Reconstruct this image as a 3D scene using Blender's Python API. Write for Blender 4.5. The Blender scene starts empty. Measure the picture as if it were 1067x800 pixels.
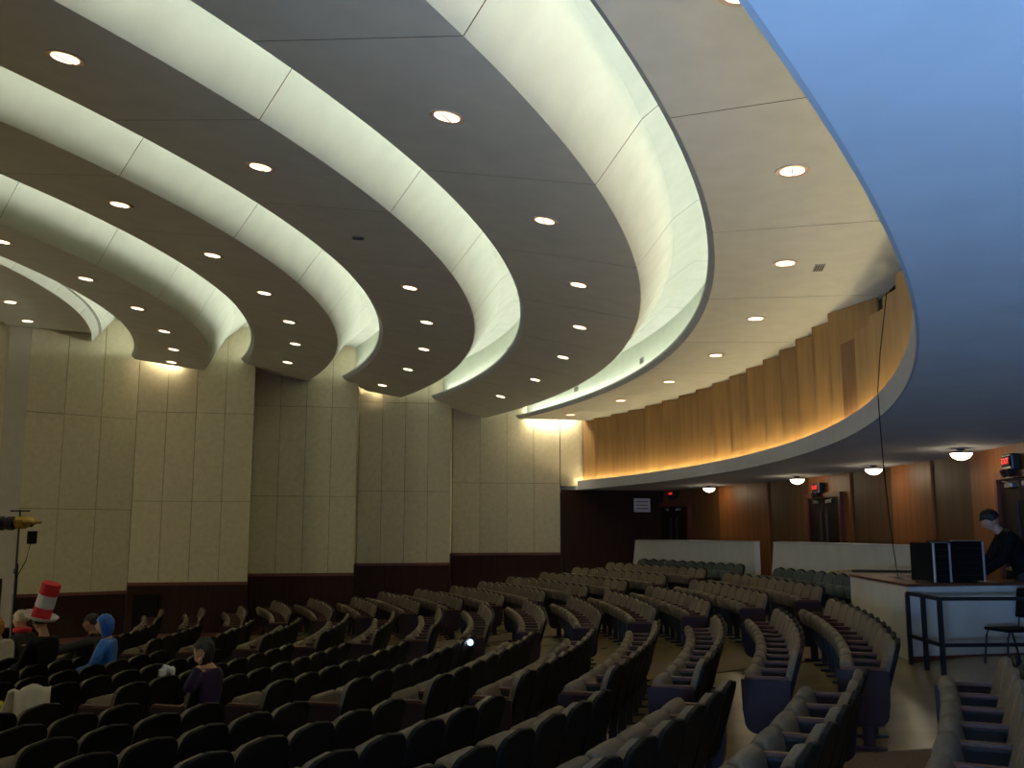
import bpy, bmesh, math, random
from mathutils import Vector, Matrix
random.seed(7)
S = bpy.context.scene
COL = S.collection
R = math.radians

# ------------------------------------------------------------------ camera
cd = bpy.data.cameras.new('camera')
cam = bpy.data.objects.new('camera', cd); COL.objects.link(cam)
cd.sensor_fit = 'HORIZONTAL'; cd.sensor_width = 36.0
cd.lens = 1023.0 / 1067.0 * 36.0
cd.clip_start = 0.05; cd.clip_end = 200
cam.location = (0, 0, 0); cam.rotation_euler = (R(90 + 8.648), 0, 0)
S.camera = cam

# ------------------------------------------------------------------ world, exposure
w = bpy.data.worlds.new('world'); S.world = w; w.use_nodes = True
w.node_tree.nodes['Background'].inputs[0].default_value = (0.65, 0.56, 0.45, 1)
w.node_tree.nodes['Background'].inputs[1].default_value = 0.012
S.view_settings.view_transform = 'Standard'
S.view_settings.look = 'None'
S.view_settings.exposure = 0.0
S.view_settings.gamma = 1.0
S.view_settings.use_curve_mapping = False
S.cycles.use_denoising = True
S.cycles.max_bounces = 8
S.cycles.diffuse_bounces = 5
S.cycles.sample_clamp_indirect = 4.0

def area(name, loc, aim, size, power, color, size_y=None):
    l = bpy.data.lights.new(name, 'AREA'); l.energy = power; l.color = color
    l.size = size
    if size_y: l.shape = 'RECTANGLE'; l.size_y = size_y
    o = bpy.data.objects.new(name, l); COL.objects.link(o)
    o.location = loc
    o.rotation_euler = (Vector(aim) - Vector(loc)).to_track_quat('-Z', 'Y').to_euler()
    return o
# blue daylight from behind the camera, its unseen lobby doorway is assumed
area('assumed_daylight', (-1.55, -2.9, -0.5), (2.9, 3.2, 1.5), 1.5, 310, (0.24, 0.50, 1.0), 0.5).data.spread = R(95)
# added unseen warm fill from the stage side, lifts ceilings and seat fronts
area('added_stage_fill', (-19.0, 11.5, -1.9), (-4.0, 15.0, 2.6), 3.0, 210, (1.0, .82, .58), 1.2)
# added unseen upward fill beyond the left edge, brightens the flat stage ceiling
area('added_ceiling_fill', (-15.5, 15.0, 2.2), (-11.0, 18.5, 4.6), 1.0, 45, (1.0, .88, .68))
# strengths of the room's lamps
COVE = 22.0         # cove tubes above the ceiling bands
FINCOVE = 60.0      # warm cove tube at the foot of the wood fins
DOWN = 1.3          # recessed downlights, watts
GLOBE = 12.0        # glass bowls under the low ceiling

# ------------------------------------------------------------------ room frame: arcs about one axis
CX, CY, R0 = -22.736, 16.625, 27.398
def P(s, th, z):                      # s = metres inward of the low ceiling's edge, th = degrees round the hall's axis
    r = R0 - s; t = R(th)
    return Vector((CX + r * math.cos(t), CY + r * math.sin(t), z))
FLOOR = [(-4, -1.5), (-1.2, -1.5), (-.2, -1.59), (.7, -1.71), (1.6, -1.84), (2.5, -1.95), (3.4, -2.04), (4.35, -2.12), (5.2, -2.19), (6.1, -2.25), (7, -2.31), (7.9, -2.36), (8.7, -2.40), (9.7, -2.45), (10.5, -2.48), (11.4, -2.5), (13, -2.53), (20, -2.56)]
def fz(s):
    for (a, za), (b, zb) in zip(FLOOR, FLOOR[1:]):
        if s <= b: return za + (zb - za) * (s - a) / (b - a)
    return FLOOR[-1][1]

# ------------------------------------------------------------------ materials
def mat(name, col, rough=0.6, var=0.0, scale=6.0, bump=0.0, metal=0.0, spec=0.5, emit=None, strength=0.0, stretch=None, col2=None):
    m = bpy.data.materials.new(name); m.use_nodes = True
    nt = m.node_tree; b = nt.nodes['Principled BSDF']
    b.inputs['Base Color'].default_value = (*col, 1); b.inputs['Roughness'].default_value = rough
    b.inputs['Metallic'].default_value = metal; b.inputs['Specular IOR Level'].default_value = spec
    if emit:
        b.inputs['Emission Color'].default_value = (*emit, 1); b.inputs['Emission Strength'].default_value = strength
    if var or bump or col2:
        tc = nt.nodes.new('ShaderNodeTexCoord'); n = nt.nodes.new('ShaderNodeTexNoise')
        n.inputs['Scale'].default_value = scale; n.inputs['Detail'].default_value = 6
        src = tc.outputs['Object']
        if stretch:
            mp = nt.nodes.new('ShaderNodeMapping'); mp.inputs['Scale'].default_value = stretch
            nt.links.new(src, mp.inputs[0]); src = mp.outputs[0]
        nt.links.new(src, n.inputs['Vector'])
        cr = nt.nodes.new('ShaderNodeValToRGB')
        lo = tuple(c * (1 - var) for c in col); hi = col2 or tuple(min(1, c * (1 + var)) for c in col)
        cr.color_ramp.elements[0].position = .3; cr.color_ramp.elements[1].position = .7
        cr.color_ramp.elements[0].color = (*lo, 1); cr.color_ramp.elements[1].color = (*hi, 1)
        nt.links.new(n.outputs[0], cr.inputs[0]); nt.links.new(cr.outputs[0], b.inputs['Base Color'])
        if bump:
            bp = nt.nodes.new('ShaderNodeBump'); bp.inputs['Strength'].default_value = bump; bp.inputs['Distance'].default_value = .01
            nt.links.new(n.outputs[0], bp.inputs['Height']); nt.links.new(bp.outputs[0], b.inputs['Normal'])
    return m
M = dict(
    plaster=mat('cream_plaster', (.66, .67, .60), .85, .05, 3, .06),
    lip=mat('grey_lip_paint', (.40, .42, .42), .7, .04, 4),
    pale=mat('pale_green_trough_paint', (.62, .66, .55), .8, .04, 4),
    soffit=mat('low_ceiling_plaster', (.66, .70, .74), .8, .05, 2.5, .05),
    fascia=mat('fascia_paint', (.50, .51, .52), .7, .05, 3),
    panel=mat('beige_fabric_panel', (.60, .54, .375), .95, .07, 9, .15),
    gap=mat('panel_gap', (.17, .145, .095), .9),
    wains=mat('dark_wainscot_wood', (.034, .016, .012), .65, .25, 3, 0, spec=.15, stretch=(6, 6, .6)),
    maroon=mat('maroon_rail_wood', (.16, .045, .03), .5, .2, 5),
    pilaster=mat('grey_pilaster_paint', (.45, .42, .36), .85, .05, 4),
    fin=mat('golden_wood_veneer', (.31, .172, .056), .45, .16, 2.2, .02, stretch=(5, 5, .35)),
    walnut=mat('brown_wood_return', (.16, .075, .025), .5, .2, 3, stretch=(5, 5, .4)),
    wallwood=mat('red_brown_wood_lit_zone', (.27, .092, .022), .48, .20, 1.6, .02, stretch=(6, 6, .3)),
    wallwood_dark=mat('olive_brown_wood_dark_zone', (.13, .055, .015), .55, .20, 1.6, .02, stretch=(6, 6, .3)),
    concrete=mat('polished_concrete', (.29, .22, .10), .26, .12, 1.7, .03),
    carpet=mat('brown_carpet', (.13, .085, .045), .95, .2, 30, .3),
    fabric=mat('olive_seat_fabric', (.155, .118, .074), .9, .12, 40, .15),
    fabric2=mat('grey_seat_fabric', (.085, .10, .095), .9, .12, 40, .15),
    shell=mat('dark_seat_shell', (.009, .008, .007), .6, .2, 20, spec=.12),
    arm=mat('red_brown_arm_wood', (.10, .042, .026), .45, .2, 12, spec=.25),
    endp=mat('dark_end_panel', (.036, .024, .030), .5, .15, 8, spec=.12),
    iron=mat('dark_cast_iron', (.02, .02, .02), .5, .1, 20),
    black=mat('matt_black', (.007, .007, .007), .7, .2, 15, spec=.1),
    blackm=mat('black_painted_steel', (.012, .012, .014), .35, .1, 15),
    white=mat('white_painted_board', (.63, .61, .54), .7, .05, 3),
    desk=mat('brown_desk_top', (.15, .055, .025), .4, .2, 6),
    silver=mat('silver_edge_trim', (.75, .77, .80), .3, .05, 20, metal=.6),
    door=mat('dark_door', (.018, .010, .008), .6, .2, 5, spec=.15, stretch=(5, 5, .5)),
    doorframe=mat('red_brown_door_frame', (.13, .035, .018), .45, .15, 5),
    glassd=mat('door_glass', (.05, .05, .055), .1),
    chrome=mat('chrome', (.6, .6, .6), .2, .02, 10, metal=1),
    fixture=mat('downlight_trim', (.62, .48, .34), .35, .05, 10),
    vent=mat('vent_metal', (.34, .33, .28), .5, .05, 10),
    ventdark=mat('vent_slot', (.05, .05, .045), .8),
    paper=mat('white_paper', (.72, .70, .72), .8, .04, 20),
    ink=mat('faint_print', (.25, .12, .12), .8),
    skin=mat('skin', (.48, .25, .16), .55, .08, 15),
    hairb=mat('dark_hair', (.018, .013, .010), .6, .3, 40),
    hairy=mat('orange_blond_hair', (.55, .20, .03), .6, .25, 40),
    hairblue=mat('blue_tinsel_hair', (.02, .12, .55), .3, .5, 60, .5),
    bluecloth=mat('blue_satin_cloth', (.02, .13, .50), .35, .4, 25, .3),
    cream=mat('cream_cloth', (.62, .55, .40), .85, .08, 12, .2),
    yellow=mat('yellow_cloth', (.50, .46, .03), .85, .15, 14, .3),
    purple=mat('purple_cloth', (.020, .008, .042), .8, .15, 14),
    charcoal=mat('charcoal_cloth', (.03, .03, .026), .9, .2, 14, .2),
    red=mat('red_felt', (.62, .02, .03), .8, .1, 20),
    whitefelt=mat('white_felt', (.70, .69, .68), .85, .05, 20),
    brass=mat('gold_lamp_housing', (.60, .40, .10), .25, .1, 12, metal=.8),
    tube=mat('cove_tube_glow', (.9, .95, .85), .5, emit=(.97, 1.0, .86), strength=COVE),
    walltube=mat('warm_tube_glow', (.9, .9, .8), .5, emit=(1.0, .88, .60), strength=150),
    walltube2=mat('dim_warm_tube_glow', (.9, .9, .8), .5, emit=(1.0, .86, .56), strength=70),
    fintube=mat('amber_tube_glow', (.9, .8, .5), .5, emit=(1.0, .82, .48), strength=FINCOVE),
    lens=mat('downlight_lens_glow', (.9, .8, .7), .5, emit=(1.0, .82, .60), strength=3),
    bowl=mat('glass_bowl_glow', (.9, .9, .85), .4, emit=(1.0, .86, .60), strength=GLOBE),
    exitred=mat('exit_red_glow', (.5, .02, .02), .5, emit=(1, .03, .03), strength=.9),
    torch=mat('torch_glow', (.8, .9, 1), .4, emit=(.62, .82, 1.0), strength=14),
    screen=mat('screen_glow', (.1, .2, .4), .4, emit=(.08, .2, .8), strength=.5),
    boothglass=mat('booth_window_glass', (.05, .10, .16), .12, .1, 2),
)

nt_ = M['fin'].node_tree; b_ = nt_.nodes['Principled BSDF']; src_ = b_.inputs['Base Color'].links[0].from_socket
oi_ = nt_.nodes.new('ShaderNodeObjectInfo'); mr_ = nt_.nodes.new('ShaderNodeMapRange'); mr_.inputs[3].default_value = .88; mr_.inputs[4].default_value = 1.07
hs_ = nt_.nodes.new('ShaderNodeHueSaturation')
nt_.links.new(oi_.outputs['Random'], mr_.inputs[0]); nt_.links.new(mr_.outputs[0], hs_.inputs['Value']); nt_.links.new(src_, hs_.inputs['Color']); nt_.links.new(hs_.outputs[0], b_.inputs['Base Color'])

# ------------------------------------------------------------------ helpers
def link(name, me, m, parent=None, loc=None):
    o = bpy.data.objects.new(name, me); COL.objects.link(o)
    if m is not None:
        for k in (m if isinstance(m, (list, tuple)) else [m]): me.materials.append(k)
    if parent is not None: o.parent = parent
    if loc is not None: o.location = loc
    return o
def fin(bm, name, m, parent=None, loc=None, smooth=False):
    bmesh.ops.recalc_face_normals(bm, faces=bm.faces)
    me = bpy.data.meshes.new(name); bm.to_mesh(me); bm.free()
    if smooth:
        for f in me.polygons: f.use_smooth = True
    return link(name, me, m, parent, loc)
def tag(o, label, cat, group=None, kind=None):
    o['label'] = label; o['category'] = cat
    if group: o['group'] = group
    if kind: o['kind'] = kind
    return o
def struct(o): o['kind'] = 'structure'; return o
def thing(name, label, cat, loc, rz=0, group=None):
    o = bpy.data.objects.new(name, None); COL.objects.link(o)
    o.empty_display_size = .1
    o.location = loc; o.rotation_euler = (0, 0, rz)
    return tag(o, label, cat, group)
def box(bm, c, d, rot=None, bevel=0, mi=0):
    mtx = Matrix.Translation(c)
    if rot is not None: mtx = mtx @ rot
    r = bmesh.ops.create_cube(bm, size=1, matrix=mtx @ Matrix.Diagonal((*d, 1)))
    fs = {f for v in r['verts'] for f in v.link_faces}
    for f in fs: f.material_index = mi
    if bevel:
        es = list({e for v in r['verts'] for e in v.link_edges})
        bmesh.ops.bevel(bm, geom=es, offset=bevel, segments=2, affect='EDGES', profile=.6)
def beam(bm, a, b, wd, hd=None, mi=0):       # square bar from a to b
    a, b = Vector(a), Vector(b); d = b - a
    q = d.to_track_quat('Z', 'Y').to_matrix().to_4x4()
    box(bm, (a + b) / 2, (wd, hd or wd, d.length), q, 0, mi)
def cyl(bm, a, b, r1, r2=None, seg=16, cap=True):
    a, b = Vector(a), Vector(b); d = b - a
    q = d.to_track_quat('Z', 'Y').to_matrix().to_4x4()
    bmesh.ops.create_cone(bm, cap_ends=cap, segments=seg, radius1=r1, radius2=r1 if r2 is None else r2, depth=d.length, matrix=Matrix.Translation((a + b) / 2) @ q)
def lathe(bm, prof, seg=24, mtx=None, close=False):
    rings = []
    for r, z in prof:
        rings.append([bm.verts.new((r * math.cos(2 * math.pi * k / seg), r * math.sin(2 * math.pi * k / seg), z)) for k in range(seg)])
    for a, b in zip(rings, rings[1:]):
        for k in range(seg):
            bm.faces.new((a[k], a[(k + 1) % seg], b[(k + 1) % seg], b[k]))
    bm.faces.new(rings[0]); bm.faces.new(rings[-1])
    vs = [v for g in rings for v in g]
    if mtx is not None: bmesh.ops.transform(bm, matrix=mtx, verts=vs)
    return vs
def tube(bm, pts, r, seg=8):
    pts = [Vector(p) for p in pts]; rings = []
    for i, p in enumerate(pts):
        d = (pts[min(i + 1, len(pts) - 1)] - pts[max(i - 1, 0)]).normalized()
        up = Vector((0, 0, 1)) if abs(d.z) < .95 else Vector((1, 0, 0))
        a = d.cross(up).normalized(); b = d.cross(a)
        rings.append([bm.verts.new(p + a * r * math.cos(2 * math.pi * k / seg) + b * r * math.sin(2 * math.pi * k / seg)) for k in range(seg)])
    for A, B in zip(rings, rings[1:]):
        for k in range(seg): bm.faces.new((A[k], A[(k + 1) % seg], B[(k + 1) % seg], B[k]))
    bm.faces.new(rings[0]); bm.faces.new(rings[-1])
def prism(bm, outline, axis_pt, thick, mi=0):     # outline: world points in a plane, extruded by vector thick
    a = [bm.verts.new(Vector(p)) for p in outline]; b = [bm.verts.new(Vector(p) + Vector(thick)) for p in outline]
    n = len(a)
    fs = [bm.faces.new(a), bm.faces.new(list(reversed(b)))] + [bm.faces.new((a[i], a[(i + 1) % n], b[(i + 1) % n], b[i])) for i in range(n)]
    for f in fs: f.material_index = mi
    return a + b

# ------------------------------------------------------------------ side wall line (stepped beige panels), each section runs at slope .2
SEC = [((-1.69, 28.06), (1.40, 28.68), -.545), ((-4.15, 26.57), (-1.69, 27.06), -.79), ((-6.62, 25.04), (-4.05, 25.55), -1.0), ((-9.05, 23.53), (-6.37, 24.07), -1.15), ((-10.95, 21.95), (-9.05, 23.53), -1.33)]
JOINT = [(1.43, 3.62), (1.13, 3.55), (.94, 3.25), (.76, 2.91), (.55, 2.72)]
WLINE = [SEC[0][1], SEC[0][0], SEC[1][1], SEC[1][0], SEC[2][1], SEC[2][0], SEC[3][1], SEC[3][0], SEC[4][0], (-16, 17.8)]
def wall_end(s, gap):                # angle at which the arc of inset s meets the side wall, less a gap
    r = R0 - s; best = 34.0
    t = 34.0
    def y_wall(x):
        if x >= 1.40: return 28.68 + (x - 1.4) * .2
        for (x1, y1), (x0, y0) in zip(WLINE, WLINE[1:]):
            if x1 > x0 and x0 <= x <= x1: return y0 + (y1 - y0) * (x - x0) / (x1 - x0)
        return 17.8
    while t > 5:
        p = P(s, t, 0)
        if p.y < y_wall(p.x): break
        t -= .05
    return t - math.degrees(gap / r)

# ------------------------------------------------------------------ floor
bm = bmesh.new()
ss = [-3.2, -1.2] + [-1.2 + .45 * k for k in range(1, 29)] + [13, 15, 18]
ths = [-62 + 2 * k for k in range(51)]
grid = [[bm.verts.new(P(s, t, fz(s))) for t in ths] for s in ss]
for a, b in zip(grid, grid[1:]):
    for k in range(len(ths) - 1): bm.faces.new((a[k], b[k], b[k + 1], a[k + 1]))
struct(fin(bm, 'floor', M['concrete'], smooth=True))
# ground under the aisles: carpet runners follow the floor
def runner(th0, th1, s0, s1, label):
    bm = bmesh.new(); n = 40
    for dz in (0.004,):
        rows = [[bm.verts.new(P(s, t, fz(s) + dz)) for t in (th0(s), (th0(s) + th1(s)) / 2, th1(s))] for s in [s0 + (s1 - s0) * k / n for k in range(n + 1)]]
    for a, b in zip(rows, rows[1:]):
        for k in range(2): bm.faces.new((a[k], b[k], b[k + 1], a[k + 1]))
    ext = bmesh.ops.extrude_face_region(bm, geom=list(bm.faces))
    for v in ext['geom']:
        if isinstance(v, bmesh.types.BMVert): v.co.z += .012
    tag(fin(bm, 'aisle_carpet', M['carpet']), label, 'carpet', 'carpet runners in the aisles')
def dth(s, m): return math.degrees(m / (R0 - s))

# ------------------------------------------------------------------ side wall
for i, ((x0, y0), (x1, y1), zb) in enumerate(SEC):
    a, b = Vector((x0, y0, 0)), Vector((x1, y1, 0)); d = (b - a); L = d.length; d.normalize()
    n = Vector((d.y, -d.x, 0))                     # towards the hall
    top = 5.4
    bm = bmesh.new()
    rot = Matrix(((d.x, -n.x, 0, 0), (d.y, -n.y, 0, 0), (0, 0, 1, 0), (0, 0, 0, 1)))
    box(bm, a + d * L / 2 - n * .09 + Vector((0, 0, (zb + top) / 2)), (L, .1, top - zb), rot, 0, 1)
    ncol = 4 if i < 4 else 3
    zz = [zb, JOINT[i][0], JOINT[i][1], top]
    for c in range(ncol):
        for (za, zc) in zip(zz, zz[1:]):
            wv = L / ncol
            box(bm, a + d * (wv * (c + .5)) - n * .02 + Vector((0, 0, (za + zc) / 2)), (wv - .011, .04, zc - za - .011), rot, 0, 0)
    struct(fin(bm, 'wall_left', [M['panel'], M['gap']]))
    bm = bmesh.new()                               # wainscot and maroon rail below the panels
    box(bm, a + d * L / 2 - n * .10 + Vector((0, 0, (zb - 3.0) / 2)), (L, .14, zb + 3.0), rot)
    struct(fin(bm, 'wall_left_wainscot', M['wains']))
    bm = bmesh.new()
    box(bm, a + d * L / 2 - n * .02 + Vector((0, 0, zb - .035)), (L, .05, .07), rot)
    struct(fin(bm, 'trim_1', M['maroon']))
    if i > 1:
        bm = bmesh.new()
        fl = -2.45 if i > 2 else -2.4
        box(bm, a + d * L / 2 - n * .01 + Vector((0, 0, fl + .05)), (L, .05, .12), rot)
        struct(fin(bm, 'baseboard_left', M['maroon']))
    # return faces of the steps
    if i < 4:
        nx, ny = SEC[i + 1][1] if i < 3 else SEC[4][1]
        if i < 3:
            bm = bmesh.new()
            p0, p1 = Vector((x0, y0, 0)), Vector((nx, ny, 0))
            for z0, z1, mi in ((-3, zb, 1), (zb, top, 0)):
                prism(bm, [p0 + Vector((-.02, .1, z0)), p1 + Vector((-.02, .1, z0)), p1 + Vector((-.02, .1, z1)), p0 + Vector((-.02, .1, z1))], None, (-.05, 0, 0), mi)
            struct(fin(bm, 'wall_left_return', [M['panel'], M['wains']]))
# small dark doorway in the wainscot near the stage
bm = bmesh.new()
box(bm, (-8.62, 23.60, -1.95), (.55, .06, 1.05), Matrix.Rotation(R(11.3), 4, 'Z'))
o = fin(bm, 'wall_hatch', M['black']); tag(o, 'small black hatch opening in the dark wainscot near the stage', 'hatch')
# pale pilaster and proscenium side beyond the panels
bm = bmesh.new()
prism(bm, [(-10.95, 21.95, -3), (-11.35, 21.75, -3), (-11.6, 22.3, -3), (-11.1, 22.3, -3)], None, (0, 0, 8.4))
struct(fin(bm, 'wall_stage_pilaster', M['pilaster']))
bm = bmesh.new()
prism(bm, [(-11.35, 21.9, -3), (-17, 18.2, -3), (-17, 18.8, -3), (-11.4, 22.4, -3)], None, (0, 0, 8.4))
struct(fin(bm, 'wall_stage', M['panel']))
# dark side wall below the low ceiling
bm = bmesh.new()
prism(bm, [(1.44, 28.69, -3), (5.6, 29.52, -3), (5.6, 29.7, -3), (1.44, 28.87, -3)], None, (0, 0, 4.25))
struct(fin(bm, 'wall_left_dark', M['wains']))
bm = bmesh.new()
prism(bm, [(1.42, 28.68, 1.36), (2.6, 28.92, 1.36), (2.6, 29.1, 1.36), (1.42, 28.86, 1.36)], None, (0, 0, 4.0))
struct(fin(bm, 'wall_left_upper', M['panel']))
bm = bmesh.new()
prism(bm, [(-13, -14, -3), (12, -4.6, -3), (12, -4.9, -3), (-13, -14.3, -3)], None, (0, 0, 8))
struct(fin(bm, 'wall_right', M['panel']))

# ------------------------------------------------------------------ ceiling bands
# each band: underside, upturned lip at the inner edge, trough with the tube, reflector above the gap
BANDS = [  # inner edge s,z   outer edge s,z   label
    ('E', 1.694, 3.27, -.71, 3.27), ('D', 4.439, 3.642, 2.649, 3.28), ('C', 7.069, 3.952, 5.321, 3.669), ('B', 9.721, 4.154, 7.984, 3.911), ('A', 12.214, 4.138, 10.638, 3.926)]
BLABEL = dict(E='first curved ceiling band, the widest, running above the wooden fins',
              D='second curved ceiling band counted inward from the wooden fins',
              C='third curved ceiling band counted inward from the wooden fins',
              B='fourth curved ceiling band counted inward from the wooden fins',
              A='fifth curved ceiling band from the fins, last one before the stage ceiling')
GROOVE = dict(E=(-21.0, 1), D=(-18.05, 1), C=(-22.0, 1), B=(-18.7, 1), A=(-15.6, 1))
TH0 = -50.0
def groove_list(g0):
    out = []
    k = g0 - 7.05 * 6
    while k < 36:
        if k > TH0 + 1: out.append(k)
        k += 7.05
    return out
def sweep(name, prof, m, parent, groove=None, depth=.02, gap=.20, width=.0055, thick=None, smooth=True, gend=None, ngr=None):
    """prof: [(s, z)] swept round the axis; a groove is a real recess cut upward at the joint angles"""
    ths = [TH0 + (34 - TH0) * k / 84 for k in range(85)]
    gset = {}
    if groove:
        for g in groove:
            wd = math.degrees(width / 24.0)
            for e, up in ((-1.05, 0), (-1.0, 1), (1.0, 1), (1.05, 0)): gset[g + wd * e] = up
    allth = sorted([(t, 0) for t in ths] + list(gset.items()))
    ends = [wall_end(s, gap) for s, z in prof]
    bm = bmesh.new(); rows = []
    for t, up in allth:
        rows.append([bm.verts.new(P(s, min(t, e), z + depth * up)) for (s, z), e in zip(prof, ends)])
    for a, b in zip(rows, rows[1:]):
        for k in range(len(prof) - 1):
            q = [a[k], a[k + 1], b[k + 1], b[k]]
            co = {tuple(round(c, 5) for c in v.co) for v in q}
            if len(co) < 3: continue
            f = bm.faces.new(q)
            if groove and abs(a[k].co.z - prof[k][1]) + abs(b[k].co.z - prof[k][1]) > .001: f.material_index = 1
    bmesh.ops.remove_doubles(bm, verts=bm.verts, dist=1e-5)
    if thick:
        bmesh.ops.recalc_face_normals(bm, faces=bm.faces)
        ext = bmesh.ops.extrude_face_region(bm, geom=list(bm.faces))
        for v in ext['geom']:
            if isinstance(v, bmesh.types.BMVert): v.co.z += thick
    me_o = fin(bm, name, [m, M['gap']] if groove else m, parent)
    return me_o
band_root = {}
for i, (k, si, zi, so, zo) in enumerate(BANDS):
    t = thing('ceiling_canopy', BLABEL[k], 'ceiling panel', P(si, 0, zi), 0, None)
    t['kind'] = 'thing'
    inv = Matrix.Translation(-t.location)
    band_root[k] = t
    def part(o):
        o.data.transform(inv); return o
    g = groove_list(GROOVE[k][0])
    part(sweep('underside', [(so, zo), (so + (si - so) * .5, zo + (zi - zo) * .5), (si, zi)], M['plaster'], t, g, thick=.03))
    part(sweep('lip', [(si, zi), (si + .07, zi + .07), (si + .08, zi + .11), (si + .05, zi + .11), (si + .03, zi + .05), (si - .30, zi + .06)], M['lip'], t, g, depth=.004))
    # trough back and reflector: the reflector reaches from the next band's outer edge
    if i < 4:
        ns, nz = BANDS[i + 1][3], BANDS[i + 1][4]
    else:
        ns, nz = 13.2, 4.45
    part(sweep('trough_back', [(si - .30, zi + .06), (si - .30, zi + .92)], M['pale'], t, gap=.05))
    nx = band_root
    rp = [(si - .30, zi + .92), (si + .06, zi + .93), (ns - .46, max(nz, zi) + .60), (ns, nz)]
    part(sweep('reflector', rp, M['plaster'], t, [q for q in groove_list(GROOVE[k][0])] if i == 4 else groove_list(GROOVE['DCBAE'[i]][0]), thick=.03, gap=.06))
    # glowing tube in the trough
    ends = wall_end(si - .1, .35)
    n = 90
    bm = bmesh.new()
    tube(bm, [P(si - .10, TH0 + (ends - TH0) * q / n, zi + .128) - t.location for q in range(n + 1)], .022, 6)
    fin(bm, 'cove_tube', M['tube'], t)
    # dark joints continue in the band; end closure at the wall is left open so that tubes spill onto the wall
# tubes across the wall end of three bands: they light the wall below the gap
for k, si, zi, so, zo in BANDS:
    if k not in 'ACE': continue
    a, b = (so + .55, si - .35) if k != 'E' else (.05, 1.35)
    t = band_root[k]
    pa, pb = P(a, wall_end(a, .13), zo + .13), P(b, wall_end(b, .13), zi + .13)
    bm = bmesh.new(); cyl(bm, pa - t.location, pb - t.location, .02 if k != 'E' else .03, seg=8)
    o = fin(bm, 'wall_tube', M['walltube'] if k == 'E' else M['walltube2'], t)
# flat stage ceiling beyond the last band
bm = bmesh.new()
rows = []
for s in (13.0, 15, 17, 19.5):
    rows.append([bm.verts.new(P(s, min(TH0 + 2.4 * k, wall_end(s, .02)), 4.62)) for k in range(36)])
for a, b in zip(rows, rows[1:]):
    for k in range(35):
        q = [a[k], b[k], b[k + 1], a[k + 1]]
        if len({tuple(round(c, 4) for c in v.co) for v in q}) == 4: bm.faces.new(q)
bmesh.ops.remove_doubles(bm, verts=bm.verts, dist=1e-5)
ext = bmesh.ops.extrude_face_region(bm, geom=list(bm.faces))
for v in ext['geom']:
    if isinstance(v, bmesh.types.BMVert): v.co.z += .06
struct(fin(bm, 'ceiling', M['plaster']))

# ------------------------------------------------------------------ low rear ceiling (soffit), fascia and wood fins
def sweep2(name, prof, m, t0, t1, n=80):
    bm = bmesh.new()
    rows = [[bm.verts.new(P(s, t0 + (t1 - t0) * k / n, z)) for s, z in prof] for k in range(n + 1)]
    q = len(prof)
    for a, b in zip(rows, rows[1:]):
        for k in range(q): bm.faces.new((a[k], a[(k + 1) % q], b[(k + 1) % q], b[k]))
    bm.faces.new(rows[0]); bm.faces.new(list(reversed(rows[-1])))
    return fin(bm, name, m)
def end_at_wall(s, gap): return wall_end(s, gap)
o = sweep2('ceiling_rear', [(-.02, 1.25), (-2.9, 1.25), (-2.9, 1.36), (-.02, 1.36)], M['soffit'], -52, 29.2, 120); struct(o)
o = sweep2('trim_2', [(0, 1.25), (.008, 1.50), (-.02, 1.515), (-.05, 1.50), (-.05, 1.36), (-.02, 1.25)], M['fascia'], -52, 25.95, 160); struct(o)
cove = thing('cove_lamp', 'amber cove lamp glowing behind the fascia at the foot of the wooden fins', 'lamp', P(-.13, 5, 1.40))
bm = bmesh.new()
tube(bm, [P(-.105, -47 + 74.8 * q / 140, 1.477) - cove.location for q in range(141)], .014, 6)
fin(bm, 'tube', M['fintube'], cove)
bm = bmesh.new()
for q in range(9):
    p = P(-.105, -10 + 36 * q / 8, 1.41) - cove.location
    box(bm, p, (.05, .05, .10))
fin(bm, 'bracket', M['white'], cove)
ORD = ['first', 'second', 'third', 'fourth', 'fifth', 'sixth', 'seventh', 'eighth', 'ninth', 'tenth', 'eleventh', 'twelfth', 'thirteenth', 'fourteenth', 'fifteenth', 'sixteenth', 'seventeenth', 'eighteenth', 'nineteenth', 'twentieth']
th_edges = [-6.62 + 2.07 * k for k in range(17)]
nf = 0
for k in range(15, -1, -1):
    lo, hi = th_edges[k], min(th_edges[k] + 2.07, 25.85)
    if lo > 25.0: continue
    a, b = P(-.62, lo, 1.365), P(-.17, hi, 1.365)
    d = (b - a).normalized(); n = Vector((-d.y, d.x, 0)) * -.035
    if n.dot(P(0, lo, 0) - Vector((CX, CY, 0))) < 0: n = -n
    bm = bmesh.new()
    prism(bm, [a, b, b + Vector((0, 0, 1.90)), a + Vector((0, 0, 1.90))], None, n)
    c = P(-.63, hi, 1.365)                          # side return of the fin
    prism(bm, [b, c, c + Vector((0, 0, 1.90)), b + Vector((0, 0, 1.90))], None, (b - a).normalized() * -.03)
    o = fin(bm, 'wood_fin', M['fin'])
    tag(o, 'tall golden wood fin up to the ceiling, %s from the beige side wall' % ORD[nf], 'wall panel', 'tall golden wood fins above the fascia'); nf += 1
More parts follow.
